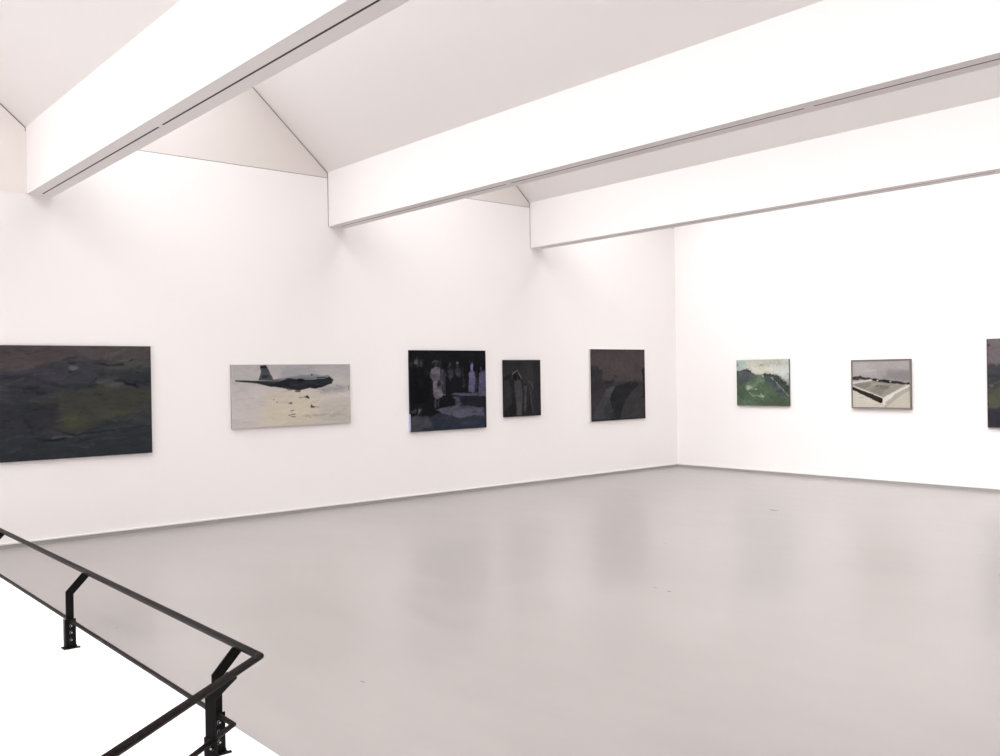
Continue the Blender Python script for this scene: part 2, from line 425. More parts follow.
# ------------------------------------------------------------------ painting tools
class Canvas:
    """a small painter: soft-edged shapes laid over a grid of colour samples (u to the right, v up)"""
    def __init__(self, w, h, quad, u_start=0.0, u_end=1.0, px=0.0065, seed=1, sat=0.8, brush=0.35, warp=0.012):
        self.w, self.h = w, h; self.nx = int(w / px); self.ny = int(h / px)
        self.U, self.V = np.meshgrid((np.arange(self.nx + 1)) / self.nx, (np.arange(self.ny + 1)) / self.ny)
        self.X = self.U * w; self.Y = self.V * h
        self.col = np.zeros((self.ny + 1, self.nx + 1, 3)); self.quad = [np.array(q, float) for q in quad]
        self.H = None; self.us, self.ue = u_start, u_end; self.sat, self.brush, self.warp = sat, brush, warp
        self.rng = np.random.default_rng(seed); self.o = (0, 0, 1)

    def sheet(self, x, y, s): self.o = (x, y, s)

    def P(self, p):
        """point of the study sheet -> metres on the canvas"""
        q = np.array([self.o[0] + p[0] / self.o[2], self.o[1] + p[1] / self.o[2]])
        if self.H is None:      # plane-to-plane map from the study sheet to the canvas
            A, B = [], []
            for (x, y), (a, b) in zip(self.quad, ((0, 0), (1, 0), (1, 1), (0, 1))):
                A.append([x, y, 1, 0, 0, 0, -a * x, -a * y]); B.append(a); A.append([0, 0, 0, x, y, 1, -b * x, -b * y]); B.append(b)
            self.H = np.append(np.linalg.solve(np.array(A), np.array(B)), 1).reshape(3, 3)
        r = self.H @ np.array([q[0], q[1], 1.0]); u, v = r[0] / r[2], r[1] / r[2]
        u = self.us + (self.ue - self.us) * u
        return np.array([u * self.w, (1 - v) * self.h])

    def noise(self, fx, fy, oct=3):
        out = np.zeros_like(self.U); amp = 1; tot = 0
        for k in range(oct):
            gx, gy = max(2, int(fx * 2 ** k) + 2), max(2, int(fy * 2 ** k) + 2)
            g = self.rng.random((gy + 1, gx + 1)) * 2 - 1
            x = self.U * (gx - 1); y = self.V * (gy - 1); xi = x.astype(int); yi = y.astype(int)
            xf = x - xi; yf = y - yi; xf = xf * xf * (3 - 2 * xf); yf = yf * yf * (3 - 2 * yf)
            out += amp * ((g[yi, xi] * (1 - xf) + g[yi, xi + 1] * xf) * (1 - yf) + (g[yi + 1, xi] * (1 - xf) + g[yi + 1, xi + 1] * xf) * yf)
            tot += amp; amp *= 0.6
        return out / tot

    def blend(self, mask, c):
        c = np.array(c, float)
        mask = mask * np.clip(1.0 - self.brush * (0.5 + self.noise(9, 26, 3)), 0, 1)
        self.col += (c - self.col) * mask[..., None]

    def fill(self, c): self.col[:] = c

    def grad(self, stops):
        """vertical gradient; stops as (v, colour) from the bottom up"""
        vs = [s[0] for s in stops]
        for k in range(3): self.col[..., k] = np.interp(self.V, vs, [s[1][k] for s in stops])

    def poly(self, pts, c, soft=0.01, a=1.0, rough=0.0):
        P = [self.P(p) for p in pts]; X, Y = self.X, self.Y
        if rough: 
            X = X + self.noise(12, 12) * rough; Y = Y + self.noise(12, 12) * rough
        inside = np.zeros(X.shape, bool); d = np.full(X.shape, 1e9)
        for i in range(len(P)):
            (x1, y1), (x2, y2) = P[i], P[(i + 1) % len(P)]
            cond = ((y1 > Y) != (y2 > Y))
            with np.errstate(divide='ignore', invalid='ignore'):
                xi = (x2 - x1) * (Y - y1) / ((y2 - y1) if y2 != y1 else 1e-9) + x1
            inside ^= cond & (X < xi)
            dx, dy = x2 - x1, y2 - y1; L2 = dx * dx + dy * dy + 1e-12
            t = np.clip(((X - x1) * dx + (Y - y1) * dy) / L2, 0, 1)
            d = np.minimum(d, np.hypot(X - x1 - t * dx, Y - y1 - t * dy))
        sd = np.where(inside, d, -d)
        self.blend(np.clip(sd / soft + 0.5, 0, 1) * a, c)

    def line(self, pts, wd, c, soft=0.006, a=1.0, rough=0.0):
        P = [self.P(p) for p in pts]; X, Y = self.X, self.Y
        if rough: X = X + self.noise(14, 14) * rough; Y = Y + self.noise(14, 14) * rough
        d = np.full(X.shape, 1e9)
        for (x1, y1), (x2, y2) in zip(P, P[1:]):
            dx, dy = x2 - x1, y2 - y1; L2 = dx * dx + dy * dy + 1e-12
            t = np.clip(((X - x1) * dx + (Y - y1) * dy) / L2, 0, 1)
            d = np.minimum(d, np.hypot(X - x1 - t * dx, Y - y1 - t * dy))
        self.blend(np.clip((wd / 2 - d) / soft + 0.5, 0, 1) * a, c)

    def spot(self, p, rx, ry, c, soft=0.5, a=1.0, rot=0.0):
        x, y = self.P(p); ca, sa = math.cos(rot), math.sin(rot)
        dx = (self.X - x) * ca + (self.Y - y) * sa; dy = -(self.X - x) * sa + (self.Y - y) * ca
        r = np.hypot(dx / rx, dy / ry)
        self.blend(np.clip((1 - r) / soft + 0.5, 0, 1) * a, c)

    def grain(self, fx, fy, amt, oct=3): self.col += self.noise(fx, fy, oct)[..., None] * amt * 2.0

    def daubs(self, n, wmin, wmax, lmin, lmax, amt, ang=0.0, spread=0.5):
        """short brush marks in tones near the paint they cross"""
        rg = self.rng
        for _ in range(n):
            x, y = rg.random() * self.w, rg.random() * self.h; L = rg.uniform(lmin, lmax); wd = rg.uniform(wmin, wmax)
            t = ang + rg.normal() * spread; dx, dy = math.cos(t) * L / 2, math.sin(t) * L / 2
            j = min(self.nx, int(x / self.w * self.nx)); i = min(self.ny, int(y / self.h * self.ny))
            c = self.col[i, j] + rg.normal() * amt + rg.normal(size=3) * amt * 0.25
            r = L / 2 + wd
            j0, j1 = max(0, int((x - r) / self.w * self.nx)), min(self.nx + 1, int((x + r) / self.w * self.nx) + 2)
            i0, i1 = max(0, int((y - r) / self.h * self.ny)), min(self.ny + 1, int((y + r) / self.h * self.ny) + 2)
            X, Y = self.X[i0:i1, j0:j1], self.Y[i0:i1, j0:j1]
            tt = np.clip(((X - x + dx) * 2 * dx + (Y - y + dy) * 2 * dy) / (L * L), 0, 1)
            d = np.hypot(X - x + dx - 2 * dx * tt, Y - y + dy - 2 * dy * tt)
            m = np.clip((wd / 2 - d) / (wd * 0.5) + 0.5, 0, 1)[..., None] * 0.75
            self.col[i0:i1, j0:j1] += (c - self.col[i0:i1, j0:j1]) * m

    def linear(self, k):
        # drag the wet edges about a little, as a brush would
        dx = (self.noise(18, 18, 3)) * self.warp / self.w * self.nx * 1.6; dy = (self.noise(18, 18, 3)) * self.warp / self.h * self.ny
        jj, ii = np.meshgrid(np.arange(self.nx + 1), np.arange(self.ny + 1))
        src = self.col[np.clip(np.rint(ii + dy), 0, self.ny).astype(int), np.clip(np.rint(jj + dx), 0, self.nx).astype(int)]
        lum = src @ np.array([0.3, 0.59, 0.11])
        c = np.clip(lum[..., None] + (src - lum[..., None]) * self.sat, 0, 255) / 255
        return np.where(c <= 0.04045, c / 12.92, ((c + 0.055) / 1.055) ** 2.4) ** 1.09 * k * np.array([0.975, 1.0, 1.01])


PAINT_K = 0.90      # pigment reflectance against the colour as photographed


def painting(label, wall, a0, a1, z0, z1, cv, edge, frame=None, depth=0.035, edge2=None):
    """wall 'left': a0..a1 run along y (a0 nearer the viewer); wall 'back': a0..a1 run along x"""
    w, h = a1 - a0, z1 - z0
    mid = (a0 + a1) / 2
    loc = (0, mid, (z0 + z1) / 2) if wall == 'left' else (mid, 0, (z0 + z1) / 2)
    t = thing('painting', label, 'painting', loc, 'paintings on the gallery walls')
    t.rotation_euler = (0, 0, math.pi / 2) if wall == 'left' else (0, 0, 0)
    # local frame: +x to the right as seen, -y out of the wall, z up
    nx, ny = cv.nx, cv.ny
    xs = (cv.U.ravel() - 0.5) * w; zs = (cv.V.ravel() - 0.5) * h
    verts = np.stack([xs, np.full_like(xs, -depth), zs], 1)
    idx = np.arange((nx + 1) * (ny + 1)).reshape(ny + 1, nx + 1)
    faces = np.stack([idx[:-1, :-1], idx[:-1, 1:], idx[1:, 1:], idx[1:, :-1]], -1).reshape(-1, 4)
    me = bpy.data.meshes.new('painted_canvas'); me.from_pydata(verts.tolist(), [], faces.tolist())
    at = me.color_attributes.new('paint', 'FLOAT_COLOR', 'POINT')
    c = cv.linear(PAINT_K).reshape(-1, 3)
    at.data.foreach_set('color', np.concatenate([c, np.ones((len(c), 1))], 1).astype(np.float32).ravel())
    me.materials.append(M_canvas)
    o = bpy.data.objects.new('painted_canvas', me); C.objects.link(o); o.parent = t
    # wrapped sides and back of the stretcher
    bm = bmesh.new(); e = 0.0005
    q = [(-w / 2, -h / 2), (w / 2, -h / 2), (w / 2, h / 2), (-w / 2, h / 2)]
    f = [bm.verts.new((x, -depth, z)) for x, z in q]; b = [bm.verts.new((x, -0.004, z)) for x, z in q]
    for i in range(4): j = (i + 1) % 4; bm.faces.new((f[i], f[j], b[j], b[i]))
    bm.faces.new(b)
    se = obj('canvas_edge', bm, mat('canvas_edge_paint', tuple(v * PAINT_K for v in lin(edge)), 0.7, spec=0.2), t)
    if edge2:
        col, f0, f1 = edge2
        bm = bmesh.new(); box(bm, -w / 2 - 0.0012, -w / 2, -depth - 0.0006, -0.005, -h / 2 + f0 * h, -h / 2 + f1 * h)
        s2 = obj('bare_edge', bm, mat('bare_canvas_edge', lin(col), 0.8, spec=0.2), t); s2['label'] = 'pale unpainted strip of canvas edge'
    if frame:
        fw_, fd, fc = frame
        bm = bmesh.new()
        for (x0, x1, zz0, zz1) in ((-w / 2 - fw_, w / 2 + fw_, h / 2, h / 2 + fw_), (-w / 2 - fw_, w / 2 + fw_, -h / 2 - fw_, -h / 2),
                                  (-w / 2 - fw_, -w / 2, -h / 2, h / 2), (w / 2, w / 2 + fw_, -h / 2, h / 2)):
            box(bm, x0, x1, -fd, -0.002, zz0, zz1)
        obj('frame', bm, mat('brown_grey_wood_frame', tuple(v * PAINT_K for v in lin(fc)), 0.5, var=0.1, scale=20), t)
    return t


# --- wide dark landscape at the left edge
cv = Canvas(2.00, 1.225, [(0, 346.5), (149.8, 346.3), (152.5, 452.5), (0, 462.5)], u_start=0.21, seed=3)
cv.sheet(0, 330, 5.4)
cv.fill((60, 61, 66)); cv.grain(4, 14, 5)
cv.poly([(-400, 70), (830, 70), (830, 160), (640, 165), (520, 168), (430, 150), (340, 165), (250, 190), (100, 225), (-400, 250)], (90, 78, 78), 0.05, rough=0.03)
cv.poly([(430, 70), (830, 70), (830, 160), (640, 190), (520, 160), (380, 140)], (86, 80, 80), 0.12, 0.8, rough=0.05)
cv.poly([(-100, 250), (100, 225), (260, 185), (260, 230), (60, 250)], (72, 68, 82), 0.04, 0.8)
cv.poly([(300, 160), (450, 148), (560, 190), (520, 280), (250, 300), (240, 220)], (72, 72, 80), 0.06, 0.8, rough=0.04)
cv.poly([(540, 190), (820, 150), (820, 200), (600, 225)], (86, 84, 82), 0.05, 0.7, rough=0.03)
cv.poly([(500, 270), (620, 250), (700, 290), (640, 340), (560, 320)], (92, 90, 90), 0.05, 0.8, rough=0.04)
cv.poly([(530, 310), (820, 300), (820, 440), (560, 470), (400, 360)], (72, 73, 70), 0.07, 0.9, rough=0.04)
cv.poly([(160, 425), (280, 345), (520, 305), (800, 330), (800, 430), (560, 480), (420, 552), (320, 510), (300, 415)], (69, 70, 60), 0.05, 0.9, rough=0.04)
cv.spot((390, 495), 0.17, 0.09, (77, 79, 55), 0.9, 0.8)
cv.spot((560, 450), 0.16, 0.05, (82, 84, 66), 0.9, 0.6); cv.spot((700, 445), 0.12, 0.03, (84, 84, 74), 0.9, 0.5)
cv.poly([(-400, 420), (130, 420), (290, 410), (320, 500), (200, 570), (-400, 640)], (54, 55, 61), 0.07, 0.9, rough=0.05)
cv.poly([(-400, 610), (180, 590), (500, 570), (830, 515), (830, 720), (-400, 740)], (53, 57, 63), 0.03, 1.0, rough=0.02)
cv.line([(60, 315), (110, 312), (210, 310)], 0.03, (42, 42, 50), 0.03, 0.9, 0.02)
cv.line([(200, 270), (240, 278), (330, 300), (500, 300)], 0.022, (48, 48, 56), 0.03, 0.8, 0.02)
cv.line([(200, 345), (245, 338)], 0.025, (44, 44, 52), 0.02, 0.9)
cv.line([(-100, 250), (60, 262), (120, 258)], 0.02, (50, 52, 54), 0.03, 0.7)
cv.line([(510, 178), (560, 185), (600, 190), (660, 182)], 0.032, (42, 42, 50), 0.02, 0.95, 0.02)
cv.line([(370, 180), (405, 178)], 0.016, (38, 38, 44), 0.01); cv.spot((395, 205), 0.045, 0.028, (120, 116, 116), 0.8, 0.8)
cv.line([(368, 224), (400, 222)], 0.022, (34, 34, 42), 0.01)
cv.line([(640, 168), (700, 158)], 0.012, (120, 118, 116), 0.01, 0.6); cv.line([(690, 168), (715, 158)], 0.014, (46, 46, 50), 0.01)
cv.line([(615, 270), (645, 274), (668, 276)], 0.034, (34, 36, 40), 0.012); cv.line([(680, 290), (715, 292), (740, 306)], 0.028, (40, 40, 50), 0.012)
cv.poly([(700, 250), (815, 230), (815, 300), (740, 300)], (56, 56, 68), 0.03, 0.8, rough=0.02)
cv.line([(170, 435), (240, 415), (300, 405)], 0.02, (48, 50, 58), 0.02, 0.8, 0.01)
cv.line([(120, 460), (145, 500), (170, 545)], 0.035, (44, 44, 52), 0.04, 0.9, 0.02)
cv.line([(310, 548), (400, 562), (520, 548), (640, 530), (810, 516)], 0.018, (38, 41, 48), 0.015, 0.95, 0.01)
cv.line([(190, 588), (300, 592), (400, 592), (480, 588)], 0.014, (38, 41, 48), 0.01)
cv.line([(280, 578), (345, 578), (385, 574)], 0.02, (88, 92, 96), 0.015, 0.8, 0.01); cv.line([(385, 576), (470, 568)], 0.014, (66, 68, 74), 0.015, 0.8)
cv.line([(-400, 86), (20, 86), (70, 90)], 0.02, (84, 86, 42), 0.015, 0.8)
cv.daubs(260, 0.01, 0.03, 0.06, 0.28, 5, 0.05, 0.25); cv.daubs(200, 0.006, 0.015, 0.03, 0.1, 7, 0.1, 0.5); cv.grain(10, 30, 2); cv.grain(40, 60, 2)
painting('largest dark landscape painting, unframed, cut off by the left edge of view', 'left', -11.706, -9.708, 0.914, 2.148, cv, (38, 34, 34))

# --- pale painting of an aeroplane dropping loads
cv = Canvas(1.70, 0.79, [(230.8, 365), (349.5, 364.2), (351, 423), (232.3, 428.8)], seed=5, warp=0.005, brush=0.15)
cv.sheet(220, 350, 7.143)
cv.grad([(0, (204, 190, 178)), (0.3, (207, 195, 184)), (0.6, (200, 190, 184)), (0.8, (186, 180, 179)), (1, (178, 172, 172))])
cv.poly([(60, 90), (370, 90), (420, 210), (60, 260)], (190, 184, 184), 0.2, 0.7, rough=0.05)
cv.poly([(60, 300), (300, 290), (320, 560), (60, 580)], (202, 192, 190), 0.25, 0.9, rough=0.06)
cv.poly([(340, 330), (640, 290), (760, 400), (620, 540), (300, 560)], (210, 197, 174), 0.22, 0.9, rough=0.06)
cv.poly([(700, 380), (940, 360), (940, 520), (740, 530)], (188, 180, 172), 0.15, 0.7, rough=0.05)
cv.poly([(690, 270), (800, 255), (940, 260), (860, 300), (720, 305)], (150, 146, 146), 0.06, 0.7, rough=0.03)
cv.line([(640, 468), (760, 462), (860, 458)], 0.014, (150, 142, 136), 0.03, 0.7); cv.line([(120, 355), (240, 345)], 0.014, (186, 176, 172), 0.03, 0.8)
cv.daubs(160, 0.01, 0.03, 0.06, 0.25, 5, 0.05, 0.3)
cv.poly([(286, 114), (328, 110), (352, 160), (380, 216), (274, 216), (288, 160)], (74, 78, 82), 0.008, rough=0.006)
cv.poly([(286, 114), (328, 110), (334, 132), (288, 132)], (36, 38, 42), 0.012, 0.9); cv.spot((318, 190), 0.04, 0.02, (46, 48, 52), 0.8, 0.8)
cv.poly([(370, 215), (450, 200), (560, 180), (640, 178), (660, 172), (720, 184), (770, 178), (800, 205), (790, 235), (560, 240)], (120, 126, 130), 0.014, 0.95, rough=0.008)
cv.poly([(440, 130), (640, 120), (720, 180), (440, 205)], (158, 158, 162), 0.08, 0.7, rough=0.03)
cv.poly([(105, 217), (180, 219), (290, 222), (400, 214), (480, 222), (500, 262), (360, 264), (260, 240), (110, 227)], (44, 45, 50), 0.008)
cv.line([(300, 220), (400, 222), (470, 220)], 0.016, (120, 128, 130), 0.01, 0.8)
cv.poly([(355, 258), (450, 215), (500, 202), (560, 214), (640, 214), (740, 205), (780, 190), (806, 208), (796, 238), (735, 262), (680, 276), (640, 272), (560, 290), (500, 280), (440, 272)], (38, 40, 48), 0.01, rough=0.008)
cv.spot((570, 214), 0.05, 0.018, (30, 32, 38)); cv.spot((485, 212), 0.04, 0.018, (44, 46, 52)); cv.line([(600, 205), (700, 195), (740, 196)], 0.012, (96, 104, 110), 0.01, 0.9)
cv.line([(600, 232), (700, 225)], 0.01, (70, 76, 86), 0.01, 0.8); cv.spot((652, 178), 0.014, 0.012, (60, 60, 64)); cv.line([(690, 200), (752, 196)], 0.010, (34, 34, 38))
cv.line([(480, 282), (505, 285)], 0.02, (110, 108, 104), 0.01); cv.line([(538, 296), (568, 296)], 0.02, (82, 78, 70), 0.008)
cv.line([(560, 342), (615, 337)], 0.010, (120, 110, 100), 0.01, 0.9); cv.poly([(600, 336), (622, 324), (636, 340), (634, 350), (618, 342)], (26, 26, 28), 0.006)
cv.poly([(645, 412), (648, 386), (664, 402), (690, 406), (664, 414)], (82, 72, 60), 0.006); cv.line([(680, 406), (705, 410)], 0.008, (150, 138, 124), 0.01)
cv.poly([(480, 384), (505, 370), (516, 378), (512, 388)], (112, 102, 88), 0.008); cv.line([(400, 374), (480, 374)], 0.006, (170, 156, 138), 0.01, 0.8)
for p, q in (((505, 436), (526, 433)), ((490, 467), (500, 468)), ((508, 461), (536, 460)), ((512, 476), (540, 479))): cv.line([p, q], 0.011, (84, 72, 60), 0.006, 0.9)
cv.line([(918, 255), (918, 284)], 0.01, (110, 104, 102), 0.008, 0.8); cv.spot((378, 356), 0.01, 0.008, (140, 126, 112)); cv.spot((406, 373), 0.012, 0.007, (130, 118, 104))
cv.grain(8, 16, 3); cv.grain(30, 40, 2)
painting('pale unframed painting of a dark aeroplane over a cream haze', 'left', -8.727, -7.035, 1.140, 1.929, cv, (168, 160, 157))

# --- dark blue group of standing figures
cv = Canvas(1.395, 1.155, [(409.5, 350.8), (485.2, 350.8), (485.8, 427.5), (411.3, 431.4)], seed=7)
cv.sheet(404, 345, 8.395)
cv.fill((23, 24, 29)); cv.grain(6, 6, 4)
cv.poly([(60, 55), (690, 55), (690, 140), (60, 140)], (28, 28, 32), 0.05, 0.8, rough=0.03)
# ground
cv.poly([(50, 590), (230, 600), (300, 560), (690, 520), (690, 740), (50, 740)], (58, 60, 74), 0.03, rough=0.03)
cv.poly([(60, 600), (210, 600), (240, 690), (60, 730)], (82, 80, 84), 0.03, 0.9, rough=0.03)
cv.poly([(300, 620), (690, 600), (690, 700), (280, 710)], (48, 56, 72), 0.06, 0.8, rough=0.05); cv.spot((540, 655), 0.16, 0.04, (70, 84, 104), 0.9, 0.5)
cv.poly([(268, 545), (330, 525), (420, 505), (530, 512), (660, 520), (668, 600), (570, 590), (470, 610), (380, 595), (300, 565)], (98, 96, 116), 0.015, rough=0.015)
# table
cv.poly([(392, 420), (420, 408), (690, 400), (690, 432), (470, 432)], (98, 95, 120), 0.012, rough=0.01)
cv.poly([(455, 432), (690, 430), (690, 512), (470, 510)], (40, 41, 52), 0.012)
cv.poly([(405, 428), (455, 432), (478, 500), (430, 515), (425, 470)], (90, 88, 108), 0.012, rough=0.01); cv.line([(540, 445), (640, 445)], 0.01, (52, 54, 64), 0.02, 0.7)
for x in range(480, 670, 22): cv.line([(x, 515), (x - 3, 585)], 0.008, (76, 76, 98), 0.012, 0.7)
cv.spot((590, 562), 0.05, 0.018, (60, 60, 76), 0.8, 0.8)
# lilac figures at the right
cv.poly([(538, 400), (540, 240), (556, 215), (576, 212), (594, 240), (590, 400)], (118, 108, 148), 0.01, rough=0.008); cv.poly([(590, 398), (592, 225), (606, 225), (612, 300), (606, 398)], (52, 54, 66), 0.01)
cv.poly([(556, 212), (552, 175), (566, 150), (576, 172), (572, 212)], (122, 118, 165), 0.01); cv.spot((550, 150), 0.02, 0.03, (62, 60, 80), 0.8, 0.7)
cv.poly([(618, 402), (630, 240), (650, 222), (690, 220), (690, 402)], (104, 95, 132), 0.012, rough=0.008); cv.poly([(636, 220), (640, 178), (652, 182), (654, 220)], (76, 72, 90), 0.01)
# pale coat
cv.poly([(212, 260), (228, 205), (258, 182), (300, 195), (322, 215), (330, 300), (322, 440), (285, 458), (244, 440), (240, 300)], (122, 114, 124), 0.01, rough=0.01)
cv.poly([(300, 195), (330, 205), (345, 250), (350, 420), (322, 430), (312, 300)], (62, 62, 74), 0.012, rough=0.01)
cv.line([(302, 200), (306, 300), (318, 400)], 0.016, (36, 36, 44), 0.01, 0.9); cv.spot((290, 332), 0.032, 0.045, (26, 26, 34), 0.6)
cv.line([(230, 158), (250, 140), (284, 142)], 0.03, (82, 78, 78), 0.01); cv.spot((266, 165), 0.028, 0.035, (70, 64, 66), 0.6); cv.spot((298, 168), 0.03, 0.05, (50, 48, 54), 0.7)
cv.line([(262, 460), (262, 520)], 0.03, (82, 78, 84), 0.012); cv.line([(290, 460), (288, 515)], 0.03, (64, 62, 70), 0.012); cv.line([(255, 530), (275, 540)], 0.02, (50, 50, 58), 0.01)
# figures at left
cv.spot((104, 148), 0.038, 0.04, (112, 110, 114), 0.6); cv.spot((120, 180), 0.03, 0.03, (60, 58, 62), 0.6); cv.spot((146, 160), 0.028, 0.05, (70, 68, 72), 0.7); cv.spot((62, 165), 0.025, 0.05, (54, 54, 60), 0.8)
cv.poly([(80, 200), (170, 195), (215, 260), (205, 480), (80, 500)], (16, 16, 19), 0.03, 0.9); cv.spot((142, 310), 0.05, 0.06, (38, 38, 40), 0.9, 0.8); cv.spot((190, 235), 0.04, 0.05, (44, 44, 50), 0.9, 0.7)
cv.spot((133, 552), 0.018, 0.035, (108, 108, 114), 0.6); cv.spot((80, 560), 0.04, 0.025, (64, 64, 70), 0.7); cv.spot((100, 552), 0.016, 0.03, (70, 70, 76), 0.7)
# middle figures
cv.poly([(362, 220), (385, 205), (410, 215), (408, 290), (372, 300)], (72, 72, 82), 0.02, 0.9, rough=0.015); cv.spot((381, 165), 0.022, 0.04, (72, 72, 80), 0.7); cv.spot((375, 195), 0.02, 0.02, (54, 54, 62), 0.7)
cv.poly([(420, 215), (440, 195), (470, 205), (478, 280), (430, 262)], (70, 70, 76), 0.02, 0.9, rough=0.015); cv.spot((447, 158), 0.026, 0.028, (104, 100, 104), 0.6); cv.spot((447, 182), 0.018, 0.03, (64, 62, 66), 0.7)
cv.poly([(365, 290), (470, 270), (510, 350), (480, 400), (380, 400)], (26, 26, 30), 0.03, 0.9); cv.line([(488, 195), (492, 280), (500, 350)], 0.03, (54, 56, 66), 0.02, 0.8, 0.01); cv.spot((490, 345), 0.03, 0.015, (66, 68, 76), 0.8, 0.8)
cv.daubs(250, 0.008, 0.02, 0.03, 0.1, 6, 1.2, 0.6); cv.grain(14, 14, 2); cv.grain(40, 40, 3)
painting('almost black blue-toned painting of robed figures standing by a low table', 'left', -6.050, -4.640, 0.956, 2.125, cv, (20, 20, 24), edge2=((178, 182, 220), 0.0, 0.22))

# --- small dark upright painting
cv = Canvas(0.775, 0.88, [(503.5, 360.2), (540, 360.2), (541, 415), (504.8, 417.2)], px=0.005, seed=9, warp=0.007)
cv.sheet(498, 355, 11.458)
cv.fill((54, 52, 54)); cv.grain(5, 5, 3)
cv.poly([(60, 60), (480, 60), (480, 150), (60, 190)], (48, 47, 49), 0.08, 0.8); cv.poly([(280, 90), (400, 90), (400, 290), (300, 290)], (60, 57, 59), 0.08, 0.8)
cv.poly([(400, 60), (490, 60), (495, 690), (420, 690)], (46, 45, 49), 0.05, 0.9)
cv.poly([(70, 300), (140, 280), (150, 540), (75, 700)], (60, 55, 58), 0.03, 0.9)
cv.poly([(62, 265), (160, 205), (165, 230), (140, 275), (72, 292)], (34, 33, 36), 0.012)
cv.poly([(120, 270), (185, 290), (200, 440), (215, 560), (215, 700), (140, 700), (160, 560), (150, 380)], (34, 35, 38), 0.015)
cv.poly([(75, 640), (170, 560), (220, 560), (220, 712), (75, 712)], (30, 30, 34), 0.03, 0.9)
cv.poly([(190, 300), (265, 290), (290, 420), (280, 560), (275, 690), (215, 690), (212, 540), (195, 430)], (76, 77, 78), 0.012, rough=0.006)
cv.poly([(210, 540), (270, 545), (275, 692), (216, 692)], (88, 87, 84), 0.015, 0.8)
cv.poly([(262, 290), (290, 330), (300, 480), (300, 695), (276, 695), (285, 480), (280, 380)], (36, 37, 41), 0.01)
cv.poly([(162, 235), (210, 195), (255, 270), (215, 300), (185, 285)], (17, 18, 20), 0.006)
cv.line([(165, 222), (218, 180)], 0.017, (150, 146, 144), 0.006); cv.line([(222, 182), (246, 230), (272, 275)], 0.012, (120, 117, 116), 0.006)
cv.poly([(298, 360), (330, 350), (330, 560), (318, 620), (305, 620)], (84, 82, 84), 0.015, 0.9); cv.spot((315, 345), 0.026, 0.016, (28, 28, 30), 0.6)
cv.poly([(335, 370), (360, 360), (385, 560), (400, 690), (320, 690)], (40, 40, 43), 0.015)
cv.line([(348, 330), (360, 300), (378, 325), (395, 368)], 0.02, (92, 90, 92), 0.01, 0.9); cv.spot((366, 350), 0.016, 0.03, (46, 46, 50), 0.7)
cv.line([(358, 370), (372, 450), (380, 520), (402, 655)], 0.02, (92, 89, 91), 0.012, 0.85); cv.line([(362, 250), (362, 300)], 0.01, (66, 64, 66), 0.01, 0.7)
cv.daubs(110, 0.008, 0.02, 0.04, 0.14, 4, 1.4, 0.3); cv.grain(12, 16, 2); cv.grain(40, 40, 2)
painting('smallest dark upright painting on the left wall, pale tilted square near its top', 'left', -4.278, -3.497, 1.095, 1.983, cv, (24, 22, 24))

# --- dusky upright painting of a bending road
cv = Canvas(1.38, 1.215, [(590.7, 349.8), (644.2, 349.8), (645, 418.2), (591.5, 421.3)], seed=11)
cv.sheet(585, 345, 9.446)
cv.grad([(0, (62, 60, 63)), (0.5, (70, 63, 64)), (0.62, (84, 74, 75)), (1, (80, 70, 71))]); cv.grain(3, 3, 3)
cv.poly([(50, 205), (100, 200), (135, 215), (165, 245), (160, 360), (185, 390), (120, 420), (50, 450)], (50, 50, 54), 0.012, rough=0.008)
cv.poly([(185, 350), (240, 340), (275, 310), (275, 285), (300, 300), (310, 330), (380, 345), (500, 340), (560, 355), (560, 700), (60, 720), (60, 440), (120, 420)], (62, 60, 64), 0.012)
cv.poly([(180, 352), (235, 340), (262, 318), (278, 345), (240, 365), (185, 368)], (42, 41, 45), 0.012); cv.line([(275, 288), (302, 300)], 0.02, (50, 47, 50), 0.01)
cv.poly([(275, 310), (345, 300), (345, 350), (280, 355)], (80, 74, 77), 0.025, 0.9); cv.line([(345, 290), (350, 340)], 0.012, (98, 72, 78), 0.015, 0.6)
cv.poly([(170, 375), (250, 360), (260, 380), (200, 400), (130, 430), (60, 460), (60, 430)], (54, 54, 58), 0.015, 0.9)
cv.poly([(60, 460), (140, 430), (210, 400), (150, 520), (110, 600), (60, 660)], (64, 59, 62), 0.015, 0.9)
cv.poly([(200, 420), (250, 395), (285, 390), (262, 450), (255, 490), (225, 495), (180, 480)], (88, 86, 88), 0.015, 0.95)
cv.poly([(180, 480), (228, 492), (215, 560), (225, 640), (245, 705), (60, 715), (110, 590)], (72, 73, 77), 0.02, 0.95)
cv.poly([(215, 520), (245, 510), (260, 600), (280, 700), (200, 708), (170, 640)], (54, 56, 62), 0.02, 0.7)
cv.poly([(290, 388), (400, 350), (470, 345), (510, 365), (490, 395), (430, 450), (385, 510), (350, 590), (330, 700), (270, 705), (235, 500), (262, 440)], (37, 38, 42), 0.008)
cv.line([(225, 500), (232, 560), (250, 620), (275, 660), (282, 700)], 0.012, (82, 86, 96), 0.008, 0.8)
cv.poly([(510, 370), (560, 370), (560, 700), (335, 700), (355, 590), (390, 510), (440, 445), (500, 395)], (65, 63, 66), 0.02, 0.9)
cv.spot((500, 600), 0.14, 0.1, (70, 66, 68), 1.2, 0.6)
cv.poly([(536, 235), (552, 215), (575, 215), (575, 500), (548, 500), (545, 300)], (22, 22, 26), 0.008)
cv.line([(52, 48), (560, 48)], 0.02, (44, 40, 42), 0.008); cv.line([(54, 60), (60, 715)], 0.018, (26, 24, 28), 0.008, 0.9); cv.line([(565, 60), (568, 690)], 0.014, (30, 28, 32), 0.01, 0.9); cv.line([(60, 714), (570, 690)], 0.022, (22, 20, 24), 0.008)
